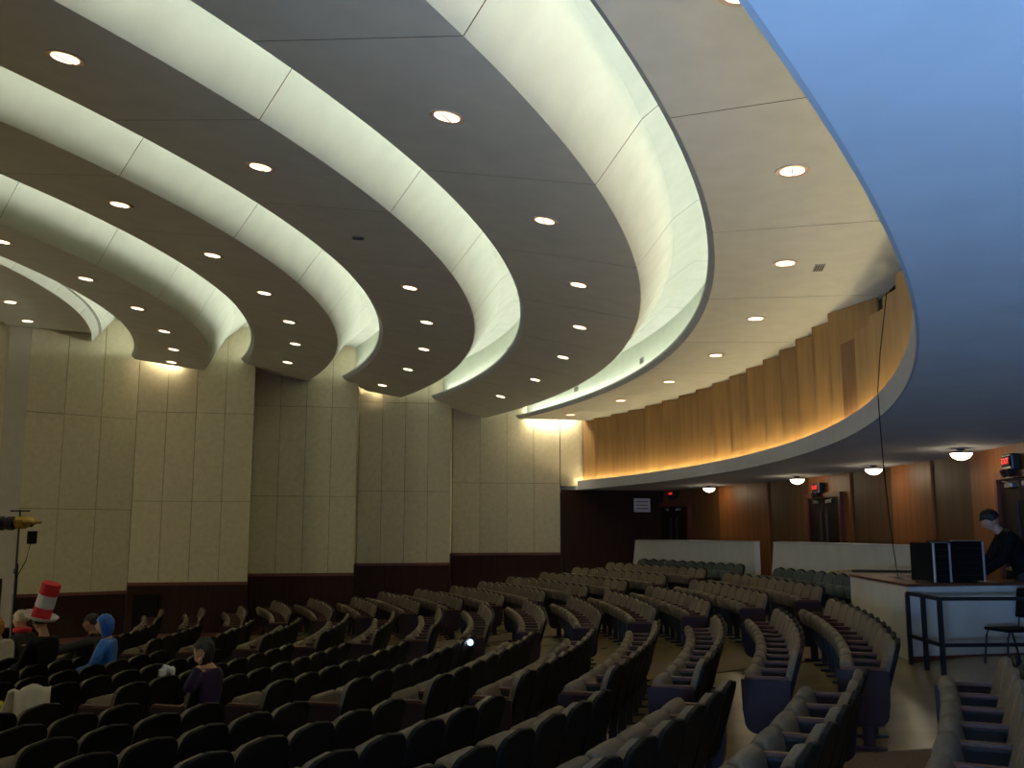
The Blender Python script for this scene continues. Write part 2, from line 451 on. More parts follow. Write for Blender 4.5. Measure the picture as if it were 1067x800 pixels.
# brown return panel where the tall fins stop, and the low fins in front of the booth
bm = bmesh.new()
a, b = P(-.40, -8.5, 1.365), P(-.15, -6.15, 1.365)
prism(bm, [a, b, b + Vector((0, 0, 1.28)), a + Vector((0, 0, 1.28))], None, (.03, .012, 0))
tag(fin(bm, 'wood_fin', M['walnut']), 'dark brown wood panel where the tall fins stop beside the booth', 'wall panel')
for k in range(9):
    hi = -8.3 - 2.07 * k; lo = hi - 2.07
    a, b = P(-.36, lo, 1.365), P(-.12, hi, 1.365)
    bm = bmesh.new()
    prism(bm, [a, b, b + Vector((0, 0, 1.24)), a + Vector((0, 0, 1.24))], None, (.03, .012, 0))
    o = fin(bm, 'wood_fin', M['fin'])
    tag(o, 'low golden wood fin before the dark booth, %s from the brown end panel' % ORD[k], 'wall panel', 'low golden wood fins before the booth')
# booth behind the low fins: dark recess with a window
bm = bmesh.new()
a, b = P(-.78, -6.4, 1.365), P(-2.5, -6.4, 1.365)
prism(bm, [a, b, b + Vector((0, 0, 2.0)), a + Vector((0, 0, 2.0))], None, (0, .05, 0))
struct(fin(bm, 'wall_booth_side', M['walnut']))
o = sweep2('wall_booth_back', [(-2.3, 1.36), (-2.35, 1.36), (-2.35, 3.5), (-2.3, 3.5)], M['black'], -50, -6.5, 40); struct(o)
win = thing('booth_window', 'dim blue booth window glimpsed above the low wood fins', 'window', P(-1.2, -9.0, 2.2))
bm = bmesh.new()
def wl(x, y, z): return Vector((x, y, z))
tang = Vector((-math.sin(R(-9)), math.cos(R(-9)), 0)); rad = Vector((math.cos(R(-9)), math.sin(R(-9)), 0))
rotw = Matrix(((tang.x, rad.x, 0, 0), (tang.y, rad.y, 0, 0), (0, 0, 1, 0), (0, 0, 0, 1)))
box(bm, (0, 0, .3), (1.5, .02, .9), rotw); fin(bm, 'pane', M['boothglass'], win)
bm = bmesh.new()
for x in (-.76, -.25, .25, .76): box(bm, tang * x + Vector((0, 0, .3)), (.05, .06, .95), rotw)
for z in (-.16, .76): box(bm, Vector((0, 0, z)), (1.55, .06, .05), rotw)
fin(bm, 'window_frame', M['silver'], win)
# upper wall closing the room behind the fins
o = sweep2('wall_upper', [(-.72, 1.36), (-.77, 1.36), (-.77, 3.5), (-.72, 3.5)], M['walnut'], -6.3, 28.3, 60); struct(o)

# ------------------------------------------------------------------ rear wall of wood panels below the low ceiling
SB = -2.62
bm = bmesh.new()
edges = [29.5, 19.4, 14.8, 11.0, 7.4, 4.0, .9, -2.0, -7, -10, -14, -18, -24, -30, -38, -50]  # panel tones put the orange-lit and dark wall zones into the colour
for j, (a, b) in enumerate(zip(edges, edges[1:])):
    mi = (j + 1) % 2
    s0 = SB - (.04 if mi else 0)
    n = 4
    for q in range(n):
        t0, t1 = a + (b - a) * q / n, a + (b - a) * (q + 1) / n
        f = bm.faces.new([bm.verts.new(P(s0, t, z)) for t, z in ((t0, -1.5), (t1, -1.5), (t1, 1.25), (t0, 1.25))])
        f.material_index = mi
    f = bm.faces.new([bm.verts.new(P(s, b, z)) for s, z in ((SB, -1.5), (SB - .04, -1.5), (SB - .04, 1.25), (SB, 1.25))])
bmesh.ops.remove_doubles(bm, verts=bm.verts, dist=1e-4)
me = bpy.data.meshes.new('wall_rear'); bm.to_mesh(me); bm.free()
o = struct(link('wall_rear', me, [M['wallwood'], M['wallwood_dark']]))
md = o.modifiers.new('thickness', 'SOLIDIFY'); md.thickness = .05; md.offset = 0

def frame_at(s, th, z):              # local frame on the rear wall: x along the wall, y into the hall, z up
    t = R(th); rad = Vector((math.cos(t), math.sin(t), 0)); tan = Vector((-math.sin(t), math.cos(t), 0))
    p = P(s, th, z)
    return p, math.atan2(tan.y, tan.x)   # rotation so that local x = tangent, local y = -radial... (y = left of x)
def double_door(th, label, closer=True):
    p, rz = frame_at(SB + .03, th, -1.5)
    t = thing('double_door', label, 'door', p, rz)
    H, W = 2.27, 1.44
    bm = bmesh.new()
    for x in (-W / 2 - .05, W / 2 + .05): box(bm, (x, .03, H / 2), (.1, .12, H))
    box(bm, (0, .03, H + .05), (W + .2, .12, .1)); fin(bm, 'door_frame', M['doorframe'], t)
    for sx in (-1, 1):
        bm = bmesh.new(); box(bm, (sx * W / 4, .02, H / 2), (W / 2 - .012, .05, H - .02), None, .006)
        l = fin(bm, 'door_leaf', M['door'], t)
        bm = bmesh.new(); box(bm, (sx * .14, .052, 1.45), (.10, .012, 1.0)); fin(bm, 'window_slit', M['glassd'], l)
        bm = bmesh.new(); box(bm, (sx * W / 4, .075, 1.0), (.5, .03, .05), None, .008); fin(bm, 'push_bar', M['chrome'], l)
        bm = bmesh.new(); box(bm, (sx * .30, .07, H - .10), (.26, .05, .06), None, .006)
        beam(bm, (sx * .2, .09, H - .07), (sx * .5, .09, H - .03), .02); fin(bm, 'door_closer', M['chrome'], l)
    return t
double_door(9.5, 'dark double door in the wood wall under the round red exit lamp')
double_door(-5.6, 'dark double door at the wood wall behind the man at the mixing desk')
double_door(23.7, 'dark double door in the unlit corner beside the small white notice')
def text_obj(name, s, size, loc, m, parent, rot):
    cu = bpy.data.curves.new(name, 'FONT'); cu.body = s; cu.size = size; cu.align_x = 'CENTER'; cu.align_y = 'CENTER'; cu.extrude = .004
    tmp = bpy.data.objects.new('tmp', cu); COL.objects.link(tmp)
    me = bpy.data.meshes.new_from_object(tmp.evaluated_get(bpy.context.evaluated_depsgraph_get())); me.name = name
    bpy.data.objects.remove(tmp); me.materials.clear(); me.materials.append(m)
    o = bpy.data.objects.new(name, me); COL.objects.link(o)
    o.parent = parent; o.location = loc; o.rotation_euler = rot
    return o
def exit_sign(th, z, label, sc=1.0):
    p, rz = frame_at(SB + .05, th, z)
    t = thing('exit_sign', label, 'sign', p, rz, 'red exit signs above the rear doors')
    bm = bmesh.new(); box(bm, (0, .07, 0), (.34 * sc, .14, .24 * sc), None, .03); fin(bm, 'housing', M['blackm'], t)
    bm = bmesh.new(); box(bm, (0, .143, .01), (.28 * sc, .012, .15 * sc), None, .004); fin(bm, 'face', M['black'], t)
    text_obj('lettering', 'EXIT', .12 * sc, (0, .153, .012), M['exitred'], t, (R(90), 0, R(180)))
    bm = bmesh.new()
    for x in (-.09, .09): cyl(bm, (x * sc, .10, -.13 * sc), (x * sc, .17, -.16 * sc), .055 * sc, .06 * sc, 14)
    fin(bm, 'lamp_head', M['blackm'], t)
exit_sign(9.75, .98, 'red exit sign over the dark double door in the wood wall')
exit_sign(-5.35, .99, 'red exit sign over the door behind the man at the mixing desk')
exit_sign(23.6, 1.12, 'small dim red exit sign in the unlit corner under the low ceiling', .8)
# notice on the dark side wall
nt = thing('wall_notice', 'small white notice with faint print on the dark wall under the low ceiling', 'notice', (3.83, 29.14, .82), R(11.3))
bm = bmesh.new(); box(bm, (0, -.01, 0), (.50, .02, .40)); fin(bm, 'sheet', M['paper'], nt)
bm = bmesh.new()
for z in (.10, 0, -.10): box(bm, (0, -.022, z), (.36, .004, .028))
fin(bm, 'print', M['ink'], nt)

# bowl lamps under the low ceiling
def bowl(th, label):
    t = thing('ceiling_lamp', label, 'lamp', P(-2.08, th, 1.25), 0, 'glass bowl lamps under the low ceiling')
    bm = bmesh.new(); lathe(bm, [(.05, 0), (.07, -.02), (.03, -.035), (.03, -.07)], 16); fin(bm, 'mount', M['chrome'], t)
    bm = bmesh.new(); lathe(bm, [(.143, -.060), (.153, -.072), (.145, -.105), (.115, -.14), (.07, -.165), (.03, -.175), (.008, -.18)], 24); fin(bm, 'glass_bowl', M['bowl'], t, smooth=True)
    bm = bmesh.new(); lathe(bm, [(.150, -.052), (.160, -.06), (.160, -.074), (.150, -.078)], 24); fin(bm, 'rim', M['blackm'], t)
    l = bpy.data.lights.new('bulb', 'POINT'); l.energy = 2.6; l.color = (1, .80, .50); l.shadow_soft_size = .12
    lo = bpy.data.objects.new('bulb', l); COL.objects.link(lo); lo.parent = t; lo.location = (0, 0, -.30)
bowl(-4.0, 'lit glass bowl lamp under the low ceiling, closest to the man at the desk')
bowl(3.1, 'lit glass bowl lamp under the low ceiling crossed by the hanging cable')
bowl(10.0, 'lit glass bowl lamp under the low ceiling, just beside the far red exit lamp')
bowl(18.6, 'lit glass bowl lamp under the low ceiling, last before the dark corner')

# ------------------------------------------------------------------ downlights
def downlight(s, th, z, slope, label, w=DOWN):
    t = thing('downlight', label, 'lamp', P(s, th, z), R(th), 'recessed downlights in the curved ceiling')
    t.rotation_euler = (0, slope, R(th))
    bm = bmesh.new(); lathe(bm, [(.105, -.004), (.150, -.012), (.155, -.004), (.150, .004)], 28); fin(bm, 'trim_ring', M['fixture'], t)
    bm = bmesh.new(); lathe(bm, [(.108, -.011), (.08, -.016), (.03, -.018)], 24); fin(bm, 'lens', M['lens'], t)
    bm = bmesh.new(); box(bm, (0, 0, -.020), (.012, .21, .006)); fin(bm, 'baffle', M['fixture'], t)
    l = bpy.data.lights.new('bulb', 'SPOT'); l.energy = w; l.color = (1, .80, .55); l.spot_size = R(95); l.spot_blend = .8; l.shadow_soft_size = .10
    lo = bpy.data.objects.new('bulb', l); COL.objects.link(lo); lo.parent = t; lo.location = (0, 0, -.04)
DL = dict(E=(.85, [-24.6, -17.7, -10.8, -4.0, 2.8, 9.8, 16.6, 23.4]), D=(3.514, [-21.7, -14.7, -7.7, -.8, 6.1, 13.1, 20.0]), C=(6.2, [-25.6, -18.6, -4.4, 2.5, 9.7, 16.8, 24.0]), B=(8.86, [-15.4, -8.3, -1.2, 5.9, 12.9, 20.3]), A=(11.43, [-12.2, -4.8, 2.7, 10.1, 17.4, 23.6]))
BN = dict(E='first ceiling band above the fins', D='second ceiling band from the fins', C='third ceiling band from the fins', B='fourth ceiling band from the fins', A='last ceiling band before the stage')
for k, si, zi, so, zo in BANDS:
    s, ts = DL[k]
    z = zo + (zi - zo) * (s - so) / (si - so)
    sl = math.atan2(zi - zo, si - so)
    for j, th in enumerate(reversed(ts)):
        downlight(s, th, z - .001, sl, 'round recessed downlight, %s from the side wall, %s' % (ORD[j], BN[k]))
for j, (s, th) in enumerate([(14.5, 20.5), (14.5, 12.2)]):
    downlight(s, th, 4.618, 0, 'round recessed downlight, %s from the side wall, flat stage ceiling' % ORD[j])
def vent(loc, rz, tilt, wd, hd, label, n=4):
    t = thing('ceiling_vent', label, 'vent', loc, rz, None); t.rotation_euler = (tilt, 0, rz)
    bm = bmesh.new(); box(bm, (0, 0, 0), (wd, hd, .012)); fin(bm, 'vent_frame', M['vent'], t)
    bm = bmesh.new()
    for q in range(n): box(bm, (0, -hd / 2 + hd * (q + .7) / (n + .4), -.008), (wd * .84, hd * .12, .008))
    fin(bm, 'slots', M['ventdark'], t)
vent(P(.42, -10.2, 3.262), R(80), 0, .30, .12, 'small air vent in the first ceiling band above the fins')
v = P(6.23, -11.65, 3.80)
vent(v, R(10), 0, .16, .13, 'small dark square vent in the third ceiling band from the fins', 2)
vent(P(13.2, 8.6, 4.615), R(60), 0, .30, .12, 'small air vent in the flat stage ceiling')
def trough_vent(s, th, z, label):
    t = thing('trough_vent', label, 'vent', P(s, th, z), R(th + 90), 'grilles inside the glowing ceiling gaps')
    bm = bmesh.new(); box(bm, (0, .012, 0), (.26, .02, .13), None, .004); fin(bm, 'vent_frame', M['vent'], t)
    bm = bmesh.new()
    for q in range(4): box(bm, (0, .024, -.045 + .03 * q), (.21, .008, .012))
    fin(bm, 'slats', M['ventdark'], t)
trough_vent(1.39, 10.2, 3.74, 'grille inside the gap between first and second ceiling bands, away from the wall')
trough_vent(1.39, 20.0, 3.74, 'grille inside the gap between first and second ceiling bands, near the wall')
trough_vent(4.13, 3.5, 4.10, 'grille inside the gap between second and third ceiling bands, away from the wall')
trough_vent(4.13, 13.0, 4.10, 'grille inside the gap between second and third ceiling bands, near the wall')
trough_vent(6.76, 7.0, 4.40, 'grille inside the gap between third and fourth ceiling bands')

# ------------------------------------------------------------------ white parapets behind the rear seats
def parapet(t0, t1, label, bevel_lo):
    t = thing('parapet', label, 'low wall', P(-1.55, t1, -1.5))
    bm = bmesh.new(); n = 16
    def ring(s, t, z): return P(s, t, z) - t_loc
    t_loc = t.location
    rows = []
    for k in range(n + 1):
        tt = t0 + (t1 - t0) * k / n
        rows.append([bm.verts.new(P(s, tt, z) - t_loc) for s, z in ((-1.50, -1.5), (-1.50, -.215), (-1.64, -.20), (-1.64, -1.5))])
    # the far end rises in a slant
    for v, (dx) in zip(rows[-1][1:3], (1, 1)):
        v.co += (P(-1.55, t1 - .55, 0) - P(-1.55, t1, 0))
    for a, b in zip(rows, rows[1:]):
        for k in range(4): bm.faces.new((a[k], a[(k + 1) % 4], b[(k + 1) % 4], b[k]))
    bm.faces.new(rows[0]); bm.faces.new(list(reversed(rows[-1])))
    fin(bm, 'board', M['white'], t)
    bm = bmesh.new()
    rows = []
    for k in range(n + 1):
        tt = t0 + (t1 - .55 - t0) * k / n
        rows.append([bm.verts.new(P(s, tt, z) - t_loc) for s, z in ((-1.485, -.212), (-1.485, -.19), (-1.655, -.175), (-1.655, -.197))])
    for a, b in zip(rows, rows[1:]):
        for k in range(4): bm.faces.new((a[k], a[(k + 1) % 4], b[(k + 1) % 4], b[k]))
    bm.faces.new(rows[0]); bm.faces.new(list(reversed(rows[-1])))
    fin(bm, 'cap', M['fascia'], t)
parapet(12.1, 25.1, 'white low wall behind the rear seats, on the dark corner side', 0)
parapet(-2.9, 10.7, 'white low wall behind the rear seats, ending at the mixing desk', 0)

o = sweep2('wall_light_block', [(-.64, -1.6), (-.64, -.62), (-.74, -.62), (-.74, -1.6)], M['white'], -50, -37.2, 20); struct(o)  # added unseen low wall, keeps the blue light off the near seats
o = sweep2('wall_light_block', [(-.58, -1.6), (-.58, -.62), (-.68, -.62), (-.68, -1.6)], M['white'], -37.2, -32.2, 12); struct(o)  # second stretch of the added light-blocking wall
# ------------------------------------------------------------------ auditorium seats
PITCH = .51
def outline(w0, w1, h, rad, n=5, crown=.02):
    pts = [(-w0 / 2, 0), (w0 / 2, 0), (w1 / 2, h * .55)]
    for k in range(n + 1):
        a = math.pi / 2 * k / n
        pts.append((w1 / 2 - rad + rad * math.cos(a), h - rad - crown + rad * math.sin(a)))
    pts.append((0, h))
    for k in range(n + 1):
        a = math.pi / 2 * (1 - k / n)
        pts.append((-w1 / 2 + rad - rad * math.cos(a), h - rad - crown + rad * math.sin(a)))
    pts.append((-w1 / 2, h * .55))
    return pts
TILT = R(16)
BT = Matrix.Translation((0, -.04, .36)) @ Matrix.Rotation(TILT, 4, 'X')
def slab(pts, y0, y1, mtx, bev, seg=2):
    bm = bmesh.new()
    vs = prism(bm, [(x, y0, z) for x, z in pts], None, (0, y1 - y0, 0))
    bmesh.ops.recalc_face_normals(bm, faces=bm.faces)
    if bev:
        es = [e for e in bm.edges if all(abs(v.co.y - vv) < 1e-6 for v in e.verts for vv in (y1,)) or all(abs(v.co.y - y0) < 1e-6 for v in e.verts)]
        bmesh.ops.bevel(bm, geom=es, offset=bev, segments=seg, affect='EDGES', profile=.5)
    bmesh.ops.transform(bm, matrix=mtx, verts=bm.verts)
    return bm
def to_me(bm, name, m, smooth=False):
    bmesh.ops.recalc_face_normals(bm, faces=bm.faces)
    me = bpy.data.meshes.new(name); bm.to_mesh(me); bm.free(); me.materials.append(m)
    if smooth:
        for f in me.polygons: f.use_smooth = True
    return me
HB = .49
def me_back(m): return to_me(slab(outline(.42, .47, HB - .012, .11), -.02, .035, BT, .016), 'backrest', m)
def me_shell(): return to_me(slab(outline(.43, .485, HB + .016, .115), -.05, -.018, BT, .006, 1), 'back_shell', M['shell'])
def me_cushion(m):
    bm = bmesh.new(); prof = []
    for k in range(15):
        a = 2 * math.pi * k / 15
        y = .056 * math.copysign(abs(math.cos(a)) ** .8, math.cos(a)); z = .10 * math.copysign(abs(math.sin(a)) ** .75, math.sin(a))
        prof.append((y, z))
    rows = []
    for x, sc in ((-.215, .72), (-.205, .9), (-.18, 1), (0, 1.03), (.18, 1), (.205, .9), (.215, .72)):
        rows.append([bm.verts.new((x, y * sc, z * sc)) for y, z in prof])
    for a, b in zip(rows, rows[1:]):
        for k in range(15): bm.faces.new((a[k], a[(k + 1) % 15], b[(k + 1) % 15], b[k]))
    bm.faces.new(rows[0]); bm.faces.new(list(reversed(rows[-1])))
    bmesh.ops.transform(bm, matrix=Matrix.Translation((0, .185, .575)) @ Matrix.Rotation(R(-12), 4, 'X'), verts=bm.verts)
    return to_me(bm, 'seat_cushion', m, True)
def me_arm():
    bm = bmesh.new(); box(bm, (0, .07, .615), (.052, .34, .028), None, .009)
    return to_me(bm, 'armrest', M['arm'])
def me_stand():
    bm = bmesh.new()
    prism(bm, [(-.014, -.10, .60), (-.014, .17, .60), (-.014, .14, .33), (-.014, .05, .18), (-.014, .05, .03), (-.014, -.03, .03), (-.014, -.03, .18), (-.014, -.07, .33)], None, (.028, 0, 0))
    box(bm, (0, .02, .015), (.07, .26, .03), None, .006)
    return to_me(bm, 'standard', M['iron'])
def me_endpanel():
    bm = bmesh.new()
    pts = [(-.12, .60), (.27, .60), (.262, .36)]
    for k in range(7):
        a = -math.pi / 2 * k / 6
        pts.append((.155 + .095 * math.cos(a), .28 + .10 * math.sin(a)))
    for k in range(7):
        a = -math.pi / 2 - math.pi / 2 * k / 6
        pts.append((-.01 + .095 * math.cos(a), .28 + .10 * math.sin(a)))
    pts.append((-.115, .36))
    vs = prism(bm, [(-.018, y, z) for y, z in pts], None, (.036, 0, 0))
    box(bm, (0, .055, .09), (.05, .09, .18)); box(bm, (0, .055, .015), (.09, .26, .03), None, .006)
    return to_me(bm, 'end_panel', M['endp'])
SM = dict(back=me_back(M['fabric']), shell=me_shell(), cushion=me_cushion(M['fabric']), arm=me_arm(), stand=me_stand(), endp=me_endpanel(), gback=me_back(M['fabric2']), gcushion=me_cushion(M['fabric2']))

BLOCK = {
    'N': dict(name='block nearest the camera', short='corner block', lo=lambda s: -21.25 - dth(s, 7.2), hi=lambda s: -21.25, s=[-.45, .43, 1.31, 2.2, 3.05, 3.9, 4.78, 5.65, 6.5, 7.4]),
    'M1': dict(short='block below mixing desk', lo=lambda s: -18.7, hi=lambda s: -7.0, s=[.2, .95, 1.72, 2.5, 3.32, 4.15, 5.0, 5.85, 6.72, 7.6, 8.5, 9.4, 10.3, 11.2]),
    'M2': dict(short='middle block', lo=lambda s: -2.9, hi=lambda s: 8.6, s=[-1.15, -.14, .7, 1.57, 2.4, 3.24, 4.11, 4.97, 5.85, 6.72, 7.6, 8.5, 9.4, 10.3, 11.2]),
    'F': dict(short='block by panelled wall', lo=lambda s: 11.8, hi=lambda s: min(24.9, wall_end(s, 1.05)), s=[-1.2, -.3, .65, 1.55, 2.45, 3.4, 4.3, 5.2, 6.1, 7.0, 7.9, 8.75, 9.65, 10.5, 11.35]),
}
pm, ry = 8.648, None
def project(p):
    c, sn = math.cos(R(pm)), math.sin(R(pm))
    d = p.y * c + p.z * sn; v = -p.y * sn + p.z * c
    if d < .3: return None
    return 533.5 + 1023 * p.x / d, 400 - 1023 * v / d, d
seats = []
for bk, B in BLOCK.items():
    for ri, s in enumerate(B['s']):
        so = s + .20                        # seat origin, a little in front of the top of the back
        lo, hi = B['lo'](so), B['hi'](so)
        arc = R(hi - lo) * (R0 - so)
        n = max(1, int(arc / PITCH + .3))
        for k in range(n):
            # counted from the aisle that faces the camera (low angle), for the corner block from its high-angle aisle
            if bk == 'N': th = hi - dth(so, PITCH * (k + .5))
            else: th = lo + dth(so, PITCH * (k + .5))
            p = P(so, th, fz(so))
            q = project(p + Vector((0, 0, .7)))
            if q is None or not (-25 < q[0] < 1092 and q[1] < 835 and q[1] > 500): continue
            seats.append(dict(b=bk, r=ri, k=k, n=n, p=p, th=th, d=q[2], grey=(ri == 0 and bk in ('M2', 'F'))))
seats.sort(key=lambda q: q['d'])
indiv, rest = seats[:300], seats[300:]
ROWN = ['rearmost row', 'second row', 'third row', 'fourth row', 'fifth row', 'sixth row', 'seventh row', 'eighth row', 'ninth row', 'tenth row', 'eleventh row', 'twelfth row', 'thirteenth row', 'fourteenth row', 'fifteenth row']
def seat_parts(q):
    """(mesh key, local x offset) of every part of one seat; local x points to lower angles mirrored so that +y faces the stage"""
    out = [('gback' if q['grey'] else 'back', 0), ('shell', 0), ('gcushion' if q['grey'] else 'cushion', 0)]
    first, last = q['k'] == 0, q['k'] == q['n'] - 1
    aisle_side = -1 if q['b'] != 'N' else 1
    # local -x is the low-angle side
    out.append(('arm', aisle_side * PITCH / 2)); out.append(('endp' if first else 'stand', aisle_side * PITCH / 2))
    if last: out += [('arm', -aisle_side * PITCH / 2), ('endp', -aisle_side * PITCH / 2)]
    return out
PNAME = dict(back='backrest', gback='backrest', shell='back_shell', cushion='seat_cushion', gcushion='seat_cushion', arm='armrest', stand='standard', endp='end_panel')
def seat_rz(th): return R(th) + math.pi / 2      # local +y towards the axis, local +x towards lower angles
for q in indiv:
    B = BLOCK[q['b']]
    if q['k'] == 0: pos = 'aisle-end seat with dark end panel'
    else: pos = 'seat, %s from aisle' % ORD[q['k']]
    lab = '%s %s, %s from back, %s' % ('grey' if q['grey'] else 'olive', pos, ROWN[q['r']] if q['r'] else 'rearmost row', B['short'])
    lab = lab.replace('rearmost row from back', 'rearmost row')
    t = thing('auditorium_seat', lab, 'seat', q['p'], seat_rz(q['th']), 'tip-up seats in curved rows'); q['root'] = t
    for key, x in seat_parts(q):
        o = bpy.data.objects.new(PNAME[key], SM[key]); COL.objects.link(o); o.parent = t; o.location = (x, 0, 0)
bm = bmesh.new()
mats = [M['fabric'], M['fabric2'], M['shell'], M['arm'], M['iron'], M['endp']]
for q in rest:
    mx = Matrix.Translation(q['p']) @ Matrix.Rotation(seat_rz(q['th']), 4, 'Z')
    for key, x in seat_parts(q):
        n0 = len(bm.faces); v0 = len(bm.verts)
        bm.from_mesh(SM[key])
        bm.verts.ensure_lookup_table(); bm.faces.ensure_lookup_table()
        bmesh.ops.transform(bm, matrix=mx @ Matrix.Translation((x, 0, 0)), verts=bm.verts[v0:])
        mi = mats.index(SM[key].materials[0])
        for f in bm.faces[n0:]: f.material_index = mi
me = bpy.data.meshes.new('far_seating'); bm.to_mesh(me); bm.free()
o = link('far_seating', me, mats)
tag(o, 'distant rows of olive tip-up seats towards the rear wall and side wall', 'seating', kind='stuff')

runner(lambda s: -21.0, lambda s: -18.95, -.3, 11.5, 'brown carpet strip along the aisle before the mixing desk')
runner(lambda s: -6.8, lambda s: -3.1, -.3, 11.5, 'brown carpet strip along the aisle beyond the mixing desk')
runner(lambda s: 8.8, lambda s: 11.6, -.9, 11.0, 'brown carpet strip along the aisle towards the panelled side wall')

# ------------------------------------------------------------------ mixing desk, railing, cases, chair
FD = -1.55
desk = thing('mixing_desk', 'white boxed mixing position with brown worktop beside the black railing', 'desk', (4.87, 12.3, FD))
ex = Vector((.97, .243, 0)); ey = Vector((.10, .995, 0))     # along the front, along the side
def dp(a, b, z): return ex * a + ey * b + Vector((0, 0, z))
bm = bmesh.new()
prism(bm, [dp(0, 0, 0), dp(2.1, 0, 0), dp(2.1, .08, 0), dp(0, .08, 0)], None, (0, 0, .90)); fin(bm, 'front_board', M['white'], desk)
bm = bmesh.new()
prism(bm, [dp(0, .08, 0), dp(.08, .08, 0), dp(.08, 3.0, 0), dp(0, 3.0, 0)], None, (0, 0, .90)); fin(bm, 'side_board', M['white'], desk)
bm = bmesh.new()
prism(bm, [dp(-.02, -.02, .90), dp(2.1, -.02, .90), dp(2.1, .75, .90), dp(.85, .75, .90), dp(.85, 3.0, .90), dp(-.02, 3.0, .90)], None, (0, 0, .035)); fin(bm, 'worktop', M['desk'], desk)
bm = bmesh.new()
prism(bm, [dp(-.01, -.015, 0), dp(2.1, -.015, 0), dp(2.1, 0, 0), dp(-.01, 0, 0)], None, (0, 0, .07)); fin(bm, 'kick_strip', M['maroon'], desk)
WT = FD + .935
D0 = Vector((4.87, 12.3, 0))
def dw(a, b, z): return D0 + ex * a + ey * b + Vector((0, 0, z))
RD = math.atan2(ex.y, ex.x)
def rack(a, b, wd, dp_, h, label, ntrim):
    t = thing('equipment_case', label, 'case', dw(a, b, WT), RD, 'black cases on the mixing desk')
    bm = bmesh.new(); box(bm, (0, 0, h / 2 + .012), (wd, dp_, h - .024), None, .008); fin(bm, 'body', M['black'], t)
    for x in ntrim:
        bm = bmesh.new(); box(bm, (x, -dp_ / 2 - .004, h / 2), (.022, .024, h - .02), None, .003); fin(bm, 'edge_trim', M['silver'], t)
    bm = bmesh.new(); box(bm, (0, -dp_ / 2 + .02, h), (wd, .03, .012)); fin(bm, 'top_edge', M['vent'], t)
    bm = bmesh.new()
    for q in range(5): box(bm, (0, -dp_ / 2 - .003, h * (.18 + .16 * q)), (wd * .78, .008, h * .02))
    fin(bm, 'rack_slots', M['blackm'], t)
    for x in (-wd * .36, wd * .36):
        bm = bmesh.new(); box(bm, (x, 0, .006), (.05, dp_ * .7, .012)); fin(bm, 'foot', M['iron'], t)
rack(.44, .30, .25, .45, .50, 'narrow black case with silver edge strips at the desk corner', (-.115, .115))
rack(.83, .34, .46, .50, .52, 'wide black case with silver strip beside the man at the desk', (.215,))
o = thing('paper_sheets', 'crumpled pale papers lying on the brown worktop behind the desk corner', 'papers', dw(.30, 1.1, WT), .4)
for q in range(4):
    bm = bmesh.new(); box(bm, (.03 * q, .11 * (q - 1.5), .006 + .004 * q), (.21, .15, .003), Matrix.Rotation(.5 * q, 4, 'Z') @ Matrix.Rotation(.06 * q, 4, 'X')); fin(bm, 'sheet', M['vent'], o)
bm = bmesh.new(); cyl(bm, dw(.04, 2.95, WT + .05), dw(.62, 1.25, WT + .10), .022, seg=12)
tag(fin(bm, 'metal_pipe', M['blackm']), 'long thin black pipe lying over the worktop behind the papers', 'pipe')
bm = bmesh.new(); cyl(bm, dw(-.25, 3.35, WT + .02), dw(.12, 2.95, WT + .06), .012, seg=8)
tag(fin(bm, 'gooseneck_lamp', M['brass']), 'thin gleaming brass rod at the far end of the worktop', 'rod')

rail = thing('guard_rail', 'black steel guard railing in front of the white mixing desk', 'railing', (4.75, 11.15, fz(-.64)))
fzr = rail.location.z
top = -.72 - fzr
pts = [Vector((.06, 1.05, 0)), Vector((.03, .52, 0)), Vector((0, 0, 0)), Vector((1.75, .10, 0))]
for p in pts:
    bm = bmesh.new(); beam(bm, p + Vector((0, 0, -.02)), p + Vector((0, 0, top)), .045); fin(bm, 'post', M['blackm'], rail)
for z, nm in ((top, 'top_rail'), (top - .50, 'mid_rail')):
    bm = bmesh.new(); beam(bm, pts[0] + Vector((0, 0, z)), pts[2] + Vector((0, 0, z)), .04); beam(bm, pts[2] + Vector((0, 0, z)), pts[3] + Vector((0, 0, z)), .04); fin(bm, nm, M['blackm'], rail)

ch = thing('stacking_chair', 'black stacking chair with thin metal legs behind the guard railing', 'chair', (5.80, 11.68, FD), R(100))
bm = bmesh.new(); box(bm, (0, 0, .45), (.42, .44, .035), None, .015); fin(bm, 'seat', M['black'], ch)
bm = bmesh.new(); box(bm, (0, -.235, .74), (.41, .03, .34), Matrix.Rotation(R(8), 4, 'X'), .013); fin(bm, 'backrest', M['black'], ch)
for x in (-.19, .19):
    bm = bmesh.new(); tube(bm, [(x, .17, .44), (x, .20, .38), (x * 1.08, .24, 0)], .011); fin(bm, 'leg', M['blackm'], ch)
    bm = bmesh.new(); tube(bm, [(x * 1.08, -.25, 0), (x, -.13, .42)], .011); fin(bm, 'leg', M['blackm'], ch)
    bm = bmesh.new(); tube(bm, [(x * .8, -.10, .435), (x * .8, -.20, .46), (x * .8, -.235, .70)], .011); fin(bm, 'back_post', M['blackm'], ch)

# hanging cable from the fascia down to the desk
bm = bmesh.new()
c0 = P(.045, -13.4, 1.50); c2 = dw(.25, 1.2, WT + .03)
pts = [P(-.10, -13.4, 2.55), P(.0, -13.4, 1.9), c0]
for k in range(1, 25):
    f = k / 24
    p = c0.lerp(c2, f ** 2.2 * .9 + f * .1); p.z = c0.z + (c2.z - c0.z) * f
    pts.append(p)
tube(bm, pts, .0055, 6)
tag(fin(bm, 'hanging_cable', M['black']), 'thin black cable hanging from the low fins down to the mixing desk', 'cable')

